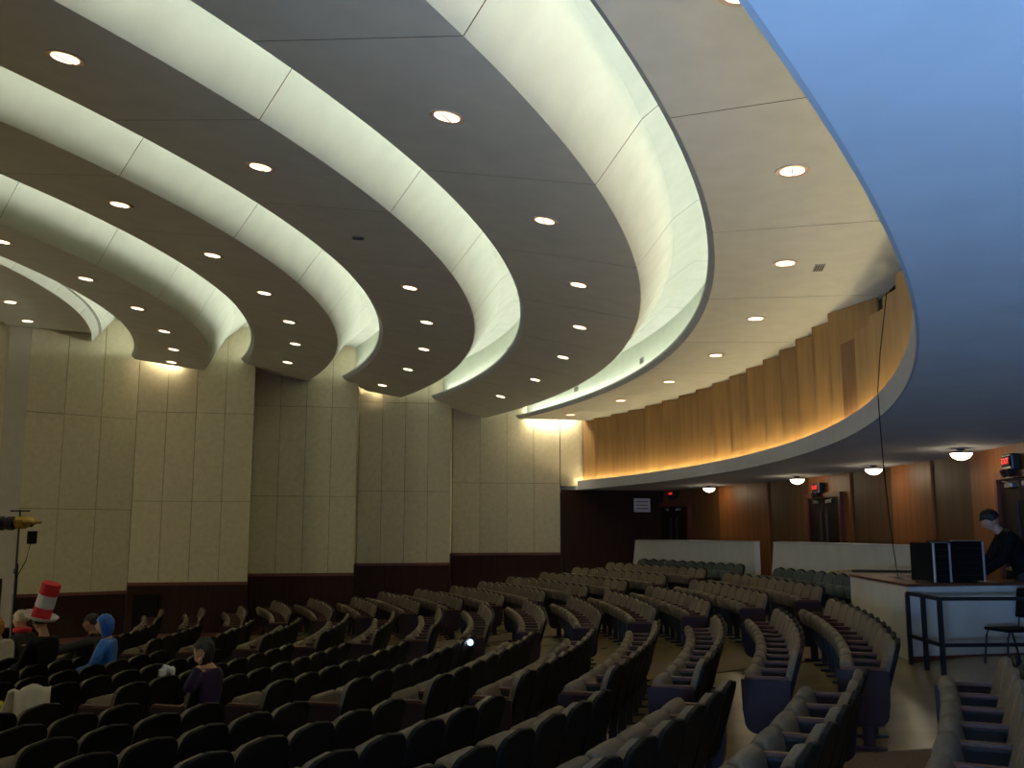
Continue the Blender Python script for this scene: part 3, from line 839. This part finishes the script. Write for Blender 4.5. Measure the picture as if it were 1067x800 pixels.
# ------------------------------------------------------------------ people
def skin(name, joints, edges, m, parent, sub=2, root=0):
    me = bpy.data.meshes.new(name); keys = list(joints)
    me.from_pydata([joints[k][0] for k in keys], [(keys.index(a), keys.index(b)) for a, b in edges], [])
    o = bpy.data.objects.new(name + '_tmp', me); COL.objects.link(o)
    md = o.modifiers.new('s', 'SKIN'); o.modifiers.new('d', 'SUBSURF').levels = sub
    o.modifiers['d'].render_levels = sub
    for i, k in enumerate(keys):
        r = joints[k][1]
        me.skin_vertices[0].data[i].radius = r if isinstance(r, tuple) else (r, r)
        me.skin_vertices[0].data[i].use_root = (i == root)
    dg = bpy.context.evaluated_depsgraph_get()
    nm = bpy.data.meshes.new_from_object(o.evaluated_get(dg)); nm.name = name
    bpy.data.objects.remove(o)
    nm.materials.clear()
    for f in nm.polygons: f.use_smooth = True
    if m is None: return nm
    nm.materials.append(m)
    r = bpy.data.objects.new(name, nm); COL.objects.link(r); r.parent = parent
    return r
def head_bm(bm, mtx):
    r = bmesh.ops.create_uvsphere(bm, u_segments=24, v_segments=18, radius=1)
    vs = r['verts']
    for v in vs:
        x, y, z = v.co
        jaw = max(0, -z)
        x2 = x * (.076 - .018 * jaw); y2 = y * (.098 - .02 * jaw) + (.012 * jaw if y > 0 else .03 * jaw)
        z2 = z * (.125 if z < 0 else .115)
        if y > .55 and abs(x) < .32:                       # nose, brow, mouth
            nose = max(0, 1 - abs(x) / .22) * max(0, 1 - abs(z + .12) / .30); y2 += .026 * nose
            y2 += .006 * max(0, 1 - abs(z + .55) / .12)
        if y > .4 and .2 < abs(x) < .6: y2 -= .012 * max(0, 1 - abs(z - .08) / .16)   # eye sockets
        v.co = (x2, y2, z2)
    bmesh.ops.transform(bm, matrix=mtx, verts=vs)
    for sx in (-1, 1):                                       # ears
        e = bmesh.ops.create_uvsphere(bm, u_segments=10, v_segments=8, radius=1, matrix=mtx @ Matrix.Translation((sx * .076, -.008, -.01)) @ Matrix.Rotation(sx * .3, 4, 'Z') @ Matrix.Diagonal((.010, .020, .032, 1)))
        y = bmesh.ops.create_uvsphere(bm, u_segments=8, v_segments=6, radius=1, matrix=mtx @ Matrix.Translation((sx * .031, .083, .012)) @ Matrix.Diagonal((.012, .010, .009, 1)))
def hand_mesh(bm, wrist, d, palm, side=1, curl=.35, sc=1.0):
    """palm and five separate fingers grown from the wrist along d; palm = palm normal"""
    d = Vector(d).normalized(); n = Vector(palm).normalized(); a = d.cross(n).normalized() * side
    J = {'w': (wrist, .024 * sc), 'p': (wrist + d * .05 * sc, (.040 * sc, .018 * sc)), 'k': (wrist + d * .085 * sc, (.042 * sc, .015 * sc))}
    me = skin('h', J, [('w', 'p'), ('p', 'k')], None, None, 1); bm.from_mesh(me)
    for i, (off, L) in enumerate(((-.030, .074), (-.010, .084), (.011, .078), (.030, .060))):
        b0 = wrist + d * .075 * sc + a * off * sc
        c1 = (d + n * curl * .4 + a * off * 3.2).normalized(); c2 = (d + n * curl + a * off * 3.2).normalized()
        p1 = b0 + c1 * L * .5 * sc; p2 = p1 + c2 * L * .3 * sc; p3 = p2 + (c2 + n * curl * .6).normalized() * L * .25 * sc
        me = skin('f', {'a': (b0, .0095 * sc), 'b': (p1, .0090 * sc), 'c': (p2, .0082 * sc), 'e': (p3, .0065 * sc)}, [('a', 'b'), ('b', 'c'), ('c', 'e')], None, None, 1); bm.from_mesh(me)
    b0 = wrist + d * .03 * sc - a * .028 * sc
    p1 = b0 + (d * .6 - a * .8 + n * .2).normalized() * .045 * sc; p2 = p1 + (d * .9 - a * .35 + n * .3).normalized() * .034 * sc
    me = skin('t', {'a': (b0, .012 * sc), 'b': (p1, .0105 * sc), 'c': (p2, .008 * sc)}, [('a', 'b'), ('b', 'c')], None, None, 1); bm.from_mesh(me)
def person(label, loc, rz, pose, top, hair, trousers, group=None, scale=1.0, hairfn=None, long_sleeve=True):
    """pose: joints in local metres, +y is where the person faces, z from the floor"""
    t = thing('person', label, 'person', loc, rz); t.scale = (scale,) * 3
    J = pose
    rr = dict(pelvis=(.15, .11), waist=(.135, .10), chest=(.16, .11), neck0=(.075, .07), neck=(.052, .055), head=(.06, .07))
    joints = {k: (Vector(J[k]), rr[k]) for k in ('pelvis', 'waist', 'chest', 'neck0', 'neck', 'head')}
    E = [('pelvis', 'waist'), ('waist', 'chest'), ('chest', 'neck0'), ('neck0', 'neck'), ('neck', 'head')]
    for s in 'lr':
        for k, r in (('sh', .066), ('el', .044), ('wr', .028)): joints[k + s] = (Vector(J[k + s]), r)
        E += [('chest', 'sh' + s), ('sh' + s, 'el' + s), ('el' + s, 'wr' + s)]
        for k, r in (('hip', .095), ('kn', .062), ('an', .042)): joints[k + s] = (Vector(J[k + s]), r)
        toe = Vector(J['an' + s]) + Vector((0, .17, -.045)); joints['to' + s] = (toe, .035)
        E += [('pelvis', 'hip' + s), ('hip' + s, 'kn' + s), ('kn' + s, 'an' + s), ('an' + s, 'to' + s)]
    bm = bmesh.new()
    me = skin('b', joints, E, None, None, 2); bm.from_mesh(me)
    hp = Vector(J['head']); pitch, yaw = J.get('tilt', (0, 0))
    hm = Matrix.Translation(hp) @ Matrix.Rotation(yaw, 4, 'Z') @ Matrix.Rotation(-pitch, 4, 'X')
    head_bm(bm, hm)
    for s in 'lr':
        d = (Vector(J['wr' + s]) - Vector(J['el' + s])).normalized()
        hand_mesh(bm, Vector(J['wr' + s]), J.get('hd' + s, d), J.get('palm' + s, Vector((0, 1, 0)) if abs(d.y) < .8 else Vector((0, 0, -1))), 1 if s == 'r' else -1, J.get('curl', .4))
    fin(bm, 'body', M['skin'], t, smooth=True)
    def seg_d(p, a, b):
        d = b - a; u = max(0, min(1, (p - a).dot(d) / max(1e-9, d.length_squared))); return (a + d * u - p).length, u
    groups = {'shirt': set(), 'trousers': set()}
    for f in me.polygons:
        p = f.center; best = None
        for a, b in E:
            dd, u = seg_d(p, joints[a][0], joints[b][0])
            if best is None or dd < best[0]: best = (dd, a, b, u)
        _, a, b, u = best
        if a.startswith(('pelvis', 'hip', 'kn')) and b[:2] in ('hi', 'kn', 'an'): groups['trousers'].add(f.index)
        elif a in ('pelvis', 'waist') or (a == 'chest') or a.startswith('sh') or (a.startswith('el') and u < (.85 if long_sleeve else .05)) or a == 'neck0' and u < .2: groups['shirt'].add(f.index)
    for nm, cm, off in (('shirt', top, .016), ('trousers', trousers, .012)):
        b2 = bmesh.new(); b2.from_mesh(me); b2.faces.ensure_lookup_table()
        for v in b2.verts: v.co += v.normal * off
        bmesh.ops.delete(b2, geom=[f for f in b2.faces if f.index not in groups[nm]], context='FACES')
        fin(b2, nm, cm, t, smooth=True)
    for s in 'lr':
        bm = bmesh.new(); a = Vector(J['an' + s]); box(bm, a + Vector((0, .07, -.055)), (.10, .29, .09), None, .03); fin(bm, 'shoe', M['black'], t)
    if hair is not None:
        bm = bmesh.new()
        r = bmesh.ops.create_uvsphere(bm, u_segments=36, v_segments=24, radius=1)
        L = J.get('hairlen', 0)
        for v in r['verts']:
            x, y, z = v.co
            rr2 = 1 + .05 * math.sin(9 * x + 5 * z) * math.cos(7 * y)
            fr = max(0, min(1, (y - .05) / .5)); cut = -.12 + .55 * fr * fr * (3 - 2 * fr)
            if z < cut:
                z = cut + (z - cut) * (.15 if L == 0 else L * (1 - .92 * fr))
            v.co = (x * .090 * rr2, (y * .112 - .010) * rr2, z * .128 * rr2 + .012)
        bmesh.ops.transform(bm, matrix=hm, verts=r['verts'])
        fin(bm, 'hair', hair, t, smooth=True)
    t['hm'] = 0; del t['hm']
    return t, hm
def seated(lean=0.0, head_fwd=0.0, **kw):
    J = dict(pelvis=(0, 0, .50), waist=(0, .0 - lean * .15, .68), chest=(0, -.02 - lean * .35, .92), neck0=(0, -.02 - lean * .45, 1.05), neck=(0, -.01 - lean * .48, 1.12), head=(0, .03 - lean * .5 + head_fwd, 1.24),
             shl=(-.17, -.02 - lean * .4, 1.00), shr=(.17, -.02 - lean * .4, 1.00), ell=(-.24, .08, .74), elr=(.24, .08, .74), wrl=(-.16, .30, .68), wrr=(.16, .30, .68),
             hipl=(-.10, .05, .50), hipr=(.10, .05, .50), knl=(-.13, .45, .50), knr=(.13, .45, .50), anl=(-.13, .48, .10), anr=(.13, .48, .10))
    J.update(kw); return J
# man bent over the mixing desk, seen in profile facing the stage
J = dict(pelvis=(0, -.04, .97), waist=(0, .02, 1.15), chest=(0, .14, 1.38), neck0=(0, .22, 1.50), neck=(0, .27, 1.55), head=(0, .33, 1.64),
         shl=(-.19, .16, 1.44), shr=(.19, .16, 1.44), ell=(-.25, .30, 1.18), elr=(.25, .30, 1.18), wrl=(-.14, .50, 1.02), wrr=(.14, .50, 1.02),
         hipl=(-.10, -.04, .93), hipr=(.10, -.04, .93), knl=(-.11, .0, .50), knr=(.11, .0, .50), anl=(-.11, -.02, .09), anr=(.11, -.02, .09), tilt=(.55, 0))
person('man with dark hair in a black top bent over the mixing desk', (6.72, 13.12, FD - .12), R(80), J, M['black'], M['hairb'], M['charcoal'], scale=1.12)

def person_at(label, x, y, J, *a, turn=0.0, off=(0, 0, 0), **kw):
    """seat the person in the free seat closest to (x, y); that seat's cushion is folded down"""
    q = min((q for q in indiv + rest if not q.get('taken')), key=lambda q: (q['p'].x - x) ** 2 + (q['p'].y - y) ** 2)
    q['taken'] = True
    return person(label, q['p'] + Vector(off), seat_rz(q['th']) + turn, J, *a, **kw), q
(hp, hm), hq = person_at('person in a black coat wearing the tall red and white striped hat', -6.14, 13.42, seated(0, .03, tilt=(0, -.9)), M['black'], M['hairb'], M['black'], turn=-.15, off=(-.10, 0, 0), scale=1.05)
hat = thing('striped_hat', 'tall leaning hat with red and white bands on the person in black', 'hat', hq['p'] + Vector((-.10, 0, 0)) + Matrix.Rotation(seat_rz(hq['th']) - .15, 4, 'Z') @ (hm.translation * 1.05) + Vector((0, 0, .06)), 0)
hat.rotation_euler = (R(4), R(17), 0)
def ring(name, r0, r1, z0, z1, m):
    bm = bmesh.new(); lathe(bm, [(r0 * .94, z0), (r0, z0 + .01), (r1, z1 - .01), (r1 * .96, z1)], 28); fin(bm, name, m, hat, smooth=False)
bm = bmesh.new(); lathe(bm, [(.12, .0), (.185, .010), (.215, .045), (.222, .05), (.19, .0), (.12, -.012)], 32); fin(bm, 'brim', M['whitefelt'], hat, smooth=True)
z = .0
for q, (h, m) in enumerate(((.15, 'red'), (.17, 'whitefelt'), (.16, 'red'))):
    ring('band', .122, .122, z, z + h, M[m]); z += h
(per, hm), q = person_at('person in a pale hood and red scarf seated beside the striped hat', -6.92, 14.22, seated(0, 0), M['charcoal'], M['cream'], M['charcoal'], scale=1.04)
bm = bmesh.new(); lathe(bm, [(.08, -.03), (.12, -.01), (.12, .03), (.075, .05)], 20, Matrix.Translation((0, -.01, 1.10))); fin(bm, 'scarf', M['red'], per)
person_at('person with orange blond hair in a cream shirt', -7.0, 13.71, seated(0, 0, hairlen=1.3), M['cream'], M['hairy'], M['charcoal'], turn=-.4)
person_at('person in a shiny blue wig and blue satin top', -5.28, 13.13, seated(0, 0, hairlen=1.9), M['bluecloth'], M['hairblue'], M['charcoal'], turn=.3, scale=1.02)
person_at('person in a charcoal jacket slumped low near the blue wig', -6.05, 13.93, seated(.5, 0, wrl=(-.30, .45, .98), ell=(-.30, .22, .90)), M['charcoal'], M['hairb'], M['charcoal'], turn=.5)
person_at('dark haired person in purple holding one open hand up behind the head', -3.08, 10.2, seated(0, 0, ell=(-.30, -.02, .90), wrl=(-.17, -.05, 1.12), hdl=(.05, -.03, 1), palml=(1, 0, 0), curl=.1, hairlen=1.6), M['purple'], M['hairb'], M['charcoal'], off=(.14, 0, -.12))
for q in indiv:
    if q.get('taken'):
        for o in q['root'].children:
            if o.name.startswith('seat_cushion'): o.matrix_local = Matrix.Translation((0, .12, .44)) @ Matrix.Rotation(R(-70), 4, 'X') @ Matrix.Translation((0, -.185, -.575))

# ------------------------------------------------------------------ things left on the seats
def cloth(name, label, cat, loc, rz, size, m, droop=.3, seed=1):
    rnd = random.Random(seed); bm = bmesh.new(); n = 12
    g = [[None] * (n + 1) for _ in range(n + 1)]
    ph = [rnd.uniform(0, 6.3) for _ in range(6)]
    for i in range(n + 1):
        for j in range(n + 1):
            x = (i / n - .5) * size[0]; y = (j / n - .5) * size[1]
            ay = abs(y)
            zz = -max(0, ay - .05) * (1 + droop) + .025 * math.sin(9 * x / size[0] + ph[0]) + .02 * math.sin(13 * y / size[1] + ph[1] + 4 * x)
            yy = math.copysign(min(ay, .05 + .3 * max(0, ay - .05)), y) + .02 * math.sin(11 * x / size[0] + ph[2])
            g[i][j] = bm.verts.new((x + .02 * math.sin(8 * j / n + ph[3]), yy, zz))
    for i in range(n):
        for j in range(n): bm.faces.new((g[i][j], g[i + 1][j], g[i + 1][j + 1], g[i][j + 1]))
    ext = bmesh.ops.extrude_face_region(bm, geom=list(bm.faces))
    for v in ext['geom']:
        if isinstance(v, bmesh.types.BMVert): v.co.z += .025
    o = fin(bm, name, m, loc=loc, smooth=True); o.rotation_euler = (0, 0, rz)
    return tag(o, label, cat)
cloth('draped_jacket', 'pale cream jacket draped over a seat back', 'jacket', (-4.68, 9.85, -1.50), R(60), (.40, .62), M['cream'], seed=3)
cloth('yellow_bag', 'yellow cloth bag at the edge, beyond the draped cream jacket', 'bag', (-5.05, 9.70, -1.62), R(60), (.30, .40), M['yellow'], seed=5)
cloth('paper_bundle', 'small white paper bundle lying on a seat back', 'paper', (-4.25, 12.45, -1.66), R(60), (.22, .16), M['paper'], seed=8)
# small torch shining in the aisle-end seat
tp = Vector((-.55, 13.3, -1.42))
t = thing('pocket_torch', 'small torch shining a bright blue white dot among the seats', 'torch', tp)
dirc = (-tp).normalized()
bm = bmesh.new(); cyl(bm, -dirc * .12, -dirc * .01, .018, .022, 14); fin(bm, 'barrel', M['blackm'], t)
bm = bmesh.new(); cyl(bm, -dirc * .01, dirc * .03, .024, .045, 18); fin(bm, 'torch_head', M['silver'], t)
bm = bmesh.new(); bmesh.ops.create_uvsphere(bm, u_segments=16, v_segments=10, radius=.029, matrix=Matrix.Translation(dirc * .03)); fin(bm, 'bulb', M['torch'], t, smooth=True)

# ------------------------------------------------------------------ followspot on its stand, and the dark gear by the stage
fx, fy = -8.45, 17.0
fzb = fz(R0 - math.hypot(fx - CX, fy - CY))
t = thing('stage_spotlight', 'gold and black stage spotlight on a tall black tripod stand', 'spotlight', (fx, fy, fzb))
H = -.02 - fzb
bm = bmesh.new(); cyl(bm, (0, 0, .25), (0, 0, H + .42), .022, .016, 12); fin(bm, 'pole', M['blackm'], t)
for k in range(3):
    a = 2 * math.pi * k / 3 + .4
    bm = bmesh.new(); cyl(bm, (0, 0, .75), (.45 * math.cos(a), .45 * math.sin(a), .02), .013, seg=8); fin(bm, 'leg', M['blackm'], t)
bm = bmesh.new(); cyl(bm, (-.16, 0, H + .40), (.17, 0, H + .40), .014, seg=8); fin(bm, 'cross_bar', M['blackm'], t)
bm = bmesh.new(); lathe(bm, [(.06, -.36), (.115, -.35), (.125, -.22), (.105, -.20), (.105, -.14), (.12, -.13), (.12, -.04), (.10, -.02), (.10, .0)], 20, Matrix.Translation((-.05, 0, H + .19)) @ Matrix.Rotation(R(90), 4, 'Y')); fin(bm, 'lens_barrel', M['blackm'], t)
bm = bmesh.new(); lathe(bm, [(.095, .0), (.115, .02), (.115, .16), (.09, .20), (.085, .27), (.05, .31), (.03, .33), (.026, .43)], 20, Matrix.Translation((-.05, 0, H + .21)) @ Matrix.Rotation(R(90), 4, 'Y')); fin(bm, 'lamp_housing', M['brass'], t)
bm = bmesh.new(); box(bm, (.24, 0, H - .05), (.13, .12, .22), None, .02); fin(bm, 'ballast_box', M['black'], t)
bm = bmesh.new(); tube(bm, [(.22, 0, H - .16), (.16, 0, H - .45), (.02, .0, H - .72)], .008); fin(bm, 'lead', M['black'], t)
bm = bmesh.new(); lathe(bm, [(.02, -.05), (.04, -.03), (.04, .03), (.02, .05)], 12, Matrix.Translation((0, 0, H - .62))); fin(bm, 'collar', M['blackm'], t)
t = thing('loudspeaker_stack', 'tall black loudspeaker at the edge of the stage', 'loudspeaker', (-9.75, 17.3, -2.53), R(40))
bm = bmesh.new(); box(bm, (0, 0, 1.15), (.55, .5, 2.3), None, .02); fin(bm, 'cabinet', M['black'], t)
bm = bmesh.new(); box(bm, (0, -.26, 1.2), (.47, .03, 2.0), None, .01); fin(bm, 'grille', M['blackm'], t)
t = thing('equipment_trolley', 'low dark trolley of stage gear with upright poles beside the spotlight stand', 'trolley', (-8.75, 17.6, -2.53), R(30))
bm = bmesh.new(); box(bm, (0, 0, .50), (.7, .5, .78), None, .02); fin(bm, 'cabinet', M['black'], t)
for x, h in ((-.22, 1.75), (.02, 2.0)):
    bm = bmesh.new(); cyl(bm, (x, 0, .85), (x, 0, h), .03, .025, 10); fin(bm, 'upright', M['blackm'], t)
for x in (-.28, .28):
    for y in (-.2, .2):
        bm = bmesh.new(); cyl(bm, (x - .02, y, .055), (x + .02, y, .055), .055, seg=14); fin(bm, 'wheel', M['iron'], t)
